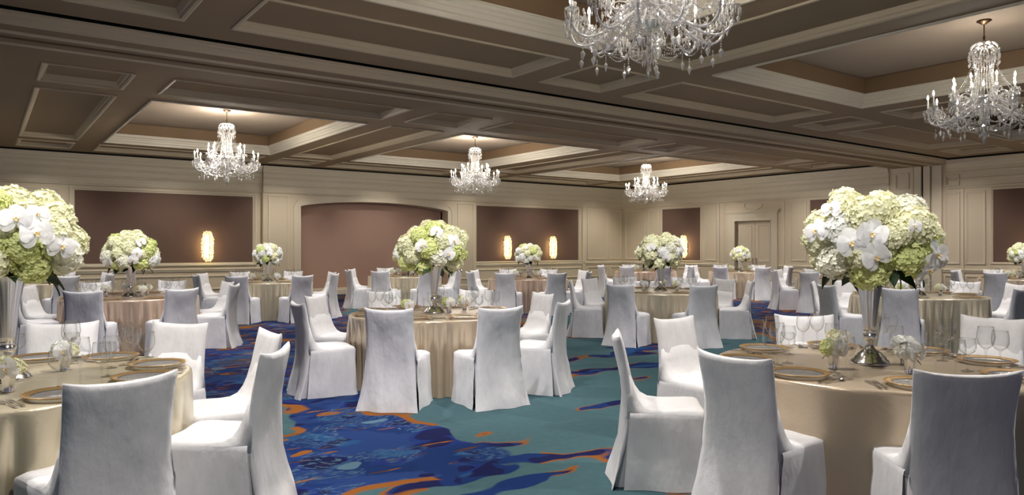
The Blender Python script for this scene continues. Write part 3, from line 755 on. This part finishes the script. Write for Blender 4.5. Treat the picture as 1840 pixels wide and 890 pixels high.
# cup posies
b = MB(); b.lathe([(.026, .001), (.027, .006), (.024, .012), (.029, .05), (.036, .092), (.038, .096), (.035, .094), (.022, .02)], 24); cup_me = b.mesh('cup_body', 'silver')
b = MB(); b.lathe([(.0375, .088), (.0395, .091), (.0395, .096), (.037, .098)], 24); cuprim_me = b.mesh('rim', 'silver')

# ------------------------------------------------------------------ tableware
def wine(h, r, m='glass'):
    sh = h * .5; pr = [(.0, .0015), (.034, .0015), (.036, .003), (.03, .005), (.012, .008), (.005, .014)]
    b1 = MB(); b1.lathe(pr, 20); foot = b1.mesh('foot', m)
    b2 = MB(); b2.lathe([(.005, .012), (.0042, .03), (.004, sh * .7), (.006, sh * .92), (.010, sh)], 10); stem = b2.mesh('stem', m)
    bh = h - sh
    b3 = MB(); b3.lathe([(.008, sh), (.022, sh + bh * .06), (.038, sh + bh * .2), (.046, sh + bh * .4), (r, sh + bh * .52), (.045, sh + bh * .75), (.041, h), (.0402, h + .001), (.0398, h - .002)], 28, cap0=False, cap1=False)
    bowl = b3.mesh('bowl', m)
    b4 = MB(); b4.v += b1.v; b4.f += b1.f; b4.add(b2.v, b2.f); b4.add(b3.v, b3.f)
    return bowl, stem, foot, b4.mesh('wine_glass', m)
WG = [('tall wine glass', wine(.262, .049)), ('middle-sized wine glass', wine(.235, .046)), ('short water goblet', wine(.195, .047))]
b = MB(); b.lathe([(.0, .004), (.10, .004), (.118, .008), (.132, .013), (.132, .016), (.116, .012), (.098, .008), (0, .008)], 40); well_me = b.mesh('well', 'plate_glass')
b = MB(); b.lathe([(.130, .012), (.150, .016), (.166, .021), (.168, .023), (.165, .025), (.149, .020), (.130, .0165)], 48, cap0=False, cap1=False); prim_me = b.mesh('gold_rim', 'gold')
def flat(poly, th=.003, z=.002):
    b = MB(); b.prism(poly, z, z + th); return b
def strip(pts):          # (y, halfwidth, z)
    b = MB(); b.rings([[(-w, y, z), (w, y, z), (w, y, z + .003), (-w, y, z + .003)] for y, w, z in pts], True, True); return b
fk_h = strip([(-.105, .006, .003), (-.09, .009, .003), (-.03, .0045, .004), (.03, .003, .008)]).mesh('handle', 'steel', False)
b = strip([(.03, .003, .008), (.045, .010, .007), (.062, .0125, .003)])
for k in range(4):
    x = -.0105 + .007 * k; b.rings([[(x - w, y, z), (x + w, y, z), (x + w, y, z + .0025), (x - w, y, z + .0025)] for y, w, z in ((.06, .0022, .003), (.09, .0018, .004), (.108, .0009, .007))], True, True)
fk_t = b.mesh('tines', 'steel', False)
kn_h = strip([(-.115, .007, .002), (-.09, .0085, .004), (-.01, .006, .004)]).mesh('handle', 'steel', False)
kn_b = strip([(-.01, .006, .004), (.03, .009, .004), (.09, .0095, .004), (.118, .003, .004)]).mesh('blade', 'steel', False)
b = strip([(-.10, .006, .003), (-.085, .008, .003), (-.02, .004, .004), (.035, .003, .007)]); sp_h = b.mesh('handle', 'steel', False)
b = MB(); b.rings([[(.019 * k * cos(2 * pi * i / 14), .065 + .031 * k * sin(2 * pi * i / 14), z) for i in range(14)] for k, z in ((1, .009), (.75, .004), (.3, .002))], cap1=True); sp_b = b.mesh('bowl', 'steel')
ware = random.Random(21)
def cutlery(name, label, parts, loc, rz, group):
    o = thing(name, label, 'cutlery', loc, rz, group)
    for n_, me in parts: inst(n_, me, o)
for t in TABLES:
    k = t['k']; X, Y = t['x'], t['y']
    vs = t['vh'] / .535
    o = thing('trumpet_vase', 'tall silver trumpet vase holding the bouquet on the ' + k, 'vase', (X, Y, ZT + .001), 0, 'silver trumpet vases')
    o.scale = (1, 1, vs)
    inst('flute', flute_me, o); inst('knob', knob_me, o); inst('foot', vfoot_me, o)
    bouquet(t, random.Random(hash(len(k) * 7 + int(X * 100))))
    # four little posies round the vase
    pos4 = {'front right table': [(-.32, -.2), (.20, -.03), (.05, -.36), (-.05, .33)], 'front left table': [(.25, -.35), (.15, .27), (-.2, .2), (-.3, -.2)],
            'central table': [(-.24, -.38), (.17, -.06), (.0, .3), (.32, .25)]}.get(k, [(-.3, -.12), (.25, -.15), (.1, .3), (-.2, .25)])
    side = ['left of the vase', 'right of the vase', 'in front of the vase', 'behind the vase']
    if k == 'front left table': side = ['in front of the vase', 'beyond the vase', 'behind the vase, leftward', 'left of the vase']
    if k == 'central table': side = ['left of the vase', 'right of the vase', 'behind the vase', 'far right of the vase']
    if k not in ('front right table', 'front left table', 'central table'): side = ['left of the vase', 'right of the vase', 'behind the vase, rightward', 'behind the vase, leftward']
    for (lx, ld), sd in zip(pos4, side):
        px_, py_ = cam_pt(t['lat'] + lx, t['d'] + ld)
        if not in_view(px_, py_): continue
        c = thing('julep_cup', 'small silver cup %s on the %s' % (sd, k), 'cup', (px_, py_, ZT + .001), 0, 'silver julep cups')
        inst('cup_body', cup_me, c); inst('rim', cuprim_me, c)
        po = thing('flower_posy', 'small hydrangea posy %s on the %s' % (sd, k), 'posy', (px_, py_, ZT + .095), -YAW, 'small table posies')
        mm = ware.choice(['hyd_cream', 'hyd_lime', 'hyd_cream', 'hyd_white'])
        inst('hydrangea_head', SH[mm], po, (-.022, .0, .032), (0, 0, ware.uniform(0, 6)), 1.15); inst('hydrangea_head', SH['hyd_cream'], po, (.03, .01, .028), (0, 0, 1), .95)
        ob = inst('orchid_bloom', orchid_me, po, (.02, -.045, .03), aim((.2, -1, .25), ware.uniform(-.4, .4)), .85); inst('lip', lip_me, ob)
        inst('leaf', leaf_me, po, (0, 0, .0), (0, .2, ware.uniform(0, 6)), .35)
    for deg in t['seats']:
        dx, dy = view_to_world_dir(deg); rz = atan2(-dy, -dx) - pi / 2
        cx, cy = X + .755 * dx, Y + .755 * dy
        if not in_view(cx, cy, .1): continue
        wh = where(deg)
        def L(lx, ly): return (cx + lx * cos(rz) - ly * sin(rz), cy + lx * sin(rz) + ly * cos(rz), ZT + .0015)
        pl = thing('charger_plate', 'gold-rimmed glass charger plate at the %s of the %s' % (wh, k), 'plate', L(0, 0), rz, 'gold-rimmed charger plates')
        inst('well', well_me, pl); inst('gold_rim', prim_me, pl)
        nset = [(.145, .16), (.225, .10), (.07, .24)] if t['near'] else [(.15, .15), (.07, .24)]
        for (gx, gy), (gn, (bo, st, fo, whole)) in zip(nset, WG):
            lab = '%s at the %s of the %s' % (gn, wh, k)
            if t['near'] >= 2:
                g = thing('wine_glass', lab, 'glass', L(gx, gy), 0, 'wine glasses'); inst('bowl', bo, g); inst('stem', st, g); inst('foot', fo, g)
            else:
                tag(inst('wine_glass', whole, None, L(gx, gy)), lab, 'glass', 'wine glasses')
        if t['near']:
            cutlery('dinner_fork', 'inner fork at the %s of the %s' % (wh, k), [('handle', fk_h), ('tines', fk_t)], L(-.195, -.01), rz, 'forks')
            cutlery('dinner_fork', 'outer fork at the %s of the %s' % (wh, k), [('handle', fk_h), ('tines', fk_t)], L(-.228, -.015), rz + .03, 'forks')
            cutlery('table_knife', 'steel knife at the %s of the %s' % (wh, k), [('handle', kn_h), ('blade', kn_b)], L(.195, -.01), rz, 'knives')
            cutlery('table_spoon', 'steel spoon at the %s of the %s' % (wh, k), [('handle', sp_h), ('bowl', sp_b)], L(.228, -.015), rz - .03, 'spoons')

# ------------------------------------------------------------------ chandeliers (origin at the tray ceiling)
def bez(p, n):
    out = []
    for i in range(n + 1):
        u = i / n; q = [Vector(x) for x in p]
        while len(q) > 1: q = [q[j] * (1 - u) + q[j + 1] * u for j in range(len(q) - 1)]
        out.append(q[0])
    return out
def arm_mesh(r, z0, dip, z1):
    b = MB()
    b.tube(bez([(.07, 0, z0), (r * .35, 0, z0 + .16), (r * .55, 0, dip - .16), (r * 1.06, 0, dip - .12), (r, 0, z1)], 16), [.012] * 9 + [.010] * 8, 6)
    # a twisted bead rib along the arm
    for i, q in enumerate(bez([(.07, 0, z0), (r * .35, 0, z0 + .16), (r * .55, 0, dip - .16), (r * 1.06, 0, dip - .12), (r, 0, z1)], 26)): b.octa((q.x, .012 * sin(i * 1.6), q.z + .014 * cos(i * 1.6)), .008)
    return b.mesh('arm', 'crystal_arm')
ARM_L, ARM_U = arm_mesh(.64, -1.16, -1.30, -1.14), arm_mesh(.36, -1.05, -1.06, -.965)
b = MB(); b.lathe([(.008, 0), (.03, .006), (.055, .022), (.058, .026), (.03, .014), (.012, .02), (.014, .05), (.012, .055)], 14)
for i in range(10): a = 2 * pi * i / 10; b.octa((.057 * cos(a), .057 * sin(a), -.004), .006, .026, .02)
bob_me = b.mesh('bobeche', 'crystal', False)
b = MB(); b.lathe([(.010, .04), (.010, .17), (.007, .175)], 8); candle_me = b.mesh('candle', 'candle')
b = MB(); b.lathe([(.004, .172), (.012, .185), (.013, .197), (.007, .218), (.001, .235)], 7); bulb_me = b.mesh('bulb', 'bulb'); bulb_dim = b.mesh('bulb', 'bulb_dim'); bulb_low = b.mesh('bulb', 'bulb_low')
def drop(n=1, s=1):
    b = MB(); z = 0
    for i in range(3): b.octa((0, 0, z - .008), .006 * s, .009); z -= .019
    b.octa((0, 0, z - .022 * s), .016 * s, .042 * s, .022 * s); return b.mesh('pendant', 'crystal', False)
drop_me = drop(1, 1.0); drop_big = drop(1, 1.35)
def swag(p, q, sag, n, r=.0075):
    b = MB(); p, q = Vector(p), Vector(q)
    for i in range(n + 1):
        u = i / n; c = p.lerp(q, u); c.z -= sag * 4 * u * (1 - u); b.octa(c, r)
    return b
nl, nu = 12, 8
def ringpt(r, a, z): return (r * cos(a), r * sin(a), z)
sw_l = swag(ringpt(.64, 0, -1.13), ringpt(.64, 2 * pi / nl, -1.13), .13, 22).mesh('bead_swag', 'crystal', False)
sw_l2 = swag(ringpt(.45, 0, -1.33), ringpt(.45, 2 * pi / nl, -1.33), .07, 16).mesh('bead_swag', 'crystal', False)
sw_in = swag(ringpt(.62, 0, -1.15), ringpt(.13, 0, -1.42), .10, 24).mesh('bead_swag', 'crystal', False)
sw_u = swag(ringpt(.36, 0, -.96), ringpt(.36, 2 * pi / nu, -.96), .10, 18).mesh('bead_swag', 'crystal', False)
sw_uc = swag(ringpt(.13, 0, -.56), ringpt(.35, 0, -.95), .05, 22).mesh('bead_swag', 'crystal', False)
sw_l3 = swag(ringpt(.63, 0, -1.15), ringpt(.45, 2 * pi / nl, -1.33), .06, 18).mesh('bead_swag', 'crystal', False)
b = MB(); fr = random.Random(8)
for i in range(46):
    u = fr.random(); rr_ = .14 + .50 * u; zz = -1.10 - .16 * sin(pi * u) + fr.uniform(-.05, .07)
    b.octa((rr_, fr.uniform(-.06, .06), zz), fr.uniform(.007, .013), fr.uniform(.014, .04), .016)
for i in range(8): b.octa((.64 + .055 * cos(i * pi / 4), .055 * sin(i * pi / 4), -1.17), .008, .04, .02)
frill_me = b.mesh('crystal_frill', 'crystal', False)
b = MB(); b.tube(bez([(.10, 0, -1.08), (.26, 0, -.86), (.44, 0, -.98), (.40, 0, -1.12), (.30, 0, -1.08), (.34, 0, -1.0)], 14), .0075, 5)
b.octa((.37, 0, -1.13), .012, .05, .03); b.octa((.28, 0, -1.02), .012, .05, .03); b.octa((.22, 0, -1.06), .011, .05, .03)
scroll_me = b.mesh('scroll', 'crystal', False)
b = MB(); b.lathe([(.0, 0), (.085, 0), (.088, -.012), (.06, -.03), (.022, -.055), (.012, -.06)], 20); rose_me = b.mesh('ceiling_rose', 'bronze')
b = MB(); b.lathe([(.008, -.05), (.008, -.20), (.016, -.215), (.018, -.235), (.01, -.25), (.014, -.27), (.02, -.29), (.008, -.31), (.006, -1.2)], 10); rod_me = b.mesh('rod', 'bronze')
b = MB()
for i in range(10):
    a = 2 * pi * i / 10
    P = [ringpt(rr, a, z) for rr, z in ((.03, -.30), (.10, -.285), (.165, -.31), (.185, -.37), (.17, -.43), (.14, -.45), (.125, -.42), (.14, -.395))]
    b.tube(bez(P, 14), .009, 5)
    P = [ringpt(rr, a + .3, z) for rr, z in ((.05, -.36), (.12, -.34), (.17, -.40), (.18, -.50), (.15, -.55), (.13, -.51))]
    b.tube(bez(P, 10), .008, 5)
    for k in range(5): b.octa(ringpt(.17, a + .15, -.40 - .03 * k), .010, .016)
    b.octa(ringpt(.17, a + .15, -.57), .014, .035); b.octa(ringpt(.18, a, -.48), .014, .035)
cap_me = b.mesh('crystal_crown', 'crystal', False)
b = MB()
for i in range(22):
    a = 2 * pi * i / 22
    for k in range(22):
        u = k / 21; b.octa(ringpt(.125 - .035 * sin(pi * u) + .02 * u, a + .02 * sin(k), -.50 - .50 * u), .009, .013)
casc_me = b.mesh('bead_cascade', 'crystal', False)
b = MB(); b.lathe([(.03, -.98), (.15, -1.0), (.165, -1.03), (.13, -1.08), (.05, -1.11), (.07, -1.14), (.12, -1.17), (.13, -1.20), (.06, -1.25)], 18)
for i in range(18): a = 2 * pi * i / 18; b.octa(ringpt(.165, a, -1.05), .012, .045, .03); b.octa(ringpt(.13, a, -1.22), .012, .05, .03)
hub_me = b.mesh('hub', 'crystal', False)
b = MB(); b.lathe([(.01, -1.2), (.02, -1.26), (.028, -1.30), (.014, -1.36), (.012, -1.44), (.03, -1.47), (.033, -1.49), (.012, -1.52), (.012, -1.54), (.022, -1.565), (.024, -1.585), (.012, -1.61), (.0, -1.64)], 10)
for i in range(14):
    a = 2 * pi * i / 14; b.octa(ringpt(.06, a, -1.33), .010, .045, .02); b.octa(ringpt(.055, a, -1.51), .008, .03, .02); b.octa(ringpt(.09, a, -1.42), .010, .05, .03)
fin_me = b.mesh('finial', 'crystal', False)
def chandelier(x, y, label, rz, bulb_me=bulb_me, up=130):
    spot(x, y, 4.48 - .42, x, y, 4.6, up, 168, (1, .93, .80), .8, .05)  # added uplight, unseen within the crystal crown, to brighten the tray ceiling
    t = thing('crystal_chandelier', label, 'chandelier', (x, y, 4.48), rz, 'crystal chandeliers')
    for n_, me in (('ceiling_rose', rose_me), ('rod', rod_me), ('crystal_crown', cap_me), ('bead_cascade', casc_me), ('hub', hub_me), ('finial', fin_me)): inst(n_, me, t)
    for i in range(nl):
        a = 2 * pi * i / nl; R = (0, 0, a); am = inst('arm', ARM_L, t, None, R)
        for n_, me in (('bobeche', bob_me), ('candle', candle_me), ('bulb', bulb_me)): inst(n_, me, am, (.64, 0, -1.145))
        inst('pendant', drop_me, am, (.64, 0, -1.16)); inst('pendant', drop_me, am, (.675, 0, -1.14)); inst('pendant', drop_big, am, (.45, 0, -1.36))
        inst('bead_swag', sw_l, t, None, R); inst('bead_swag', sw_l2, t, None, R); inst('bead_swag', sw_in, t, None, R)
        inst('bead_swag', sw_l3, t, None, R)
        inst('pendant', drop_big, am, (.55, 0, -1.38)); inst('pendant', drop_me, am, (.34, 0, -1.26)); inst('crystal_frill', frill_me, am)
        inst('scroll', scroll_me, t, None, (0, 0, a + pi / nl))
    for i in range(nu):
        a = 2 * pi * (i + .5) / nu; R = (0, 0, a); am = inst('arm', ARM_U, t, None, R)
        for n_, me in (('bobeche', bob_me), ('candle', candle_me), ('bulb', bulb_me)): inst(n_, me, am, (.36, 0, -.97))
        inst('pendant', drop_me, am, (.36, 0, -.98)); inst('pendant', drop_big, am, (.27, 0, -1.06))
        inst('bead_swag', sw_u, t, None, R); inst('bead_swag', sw_uc, t, None, R)
chandelier(4.28, 4.0, 'large crystal chandelier cut off at the top edge of the photo', .1, bulb_dim, 20)
chandelier(10.6, 4.0, 'crystal chandelier in the tray above the right-hand tables', .35, bulb_low, 18)
chandelier(4.27, 16.3, 'leftmost crystal chandelier, in front of the long taupe panel', .2)
chandelier(10.7, 16.3, 'crystal chandelier hanging in front of the arched alcove', .05)
chandelier(17.3, 16.3, 'farthest crystal chandelier, near the corner of the room', .3)
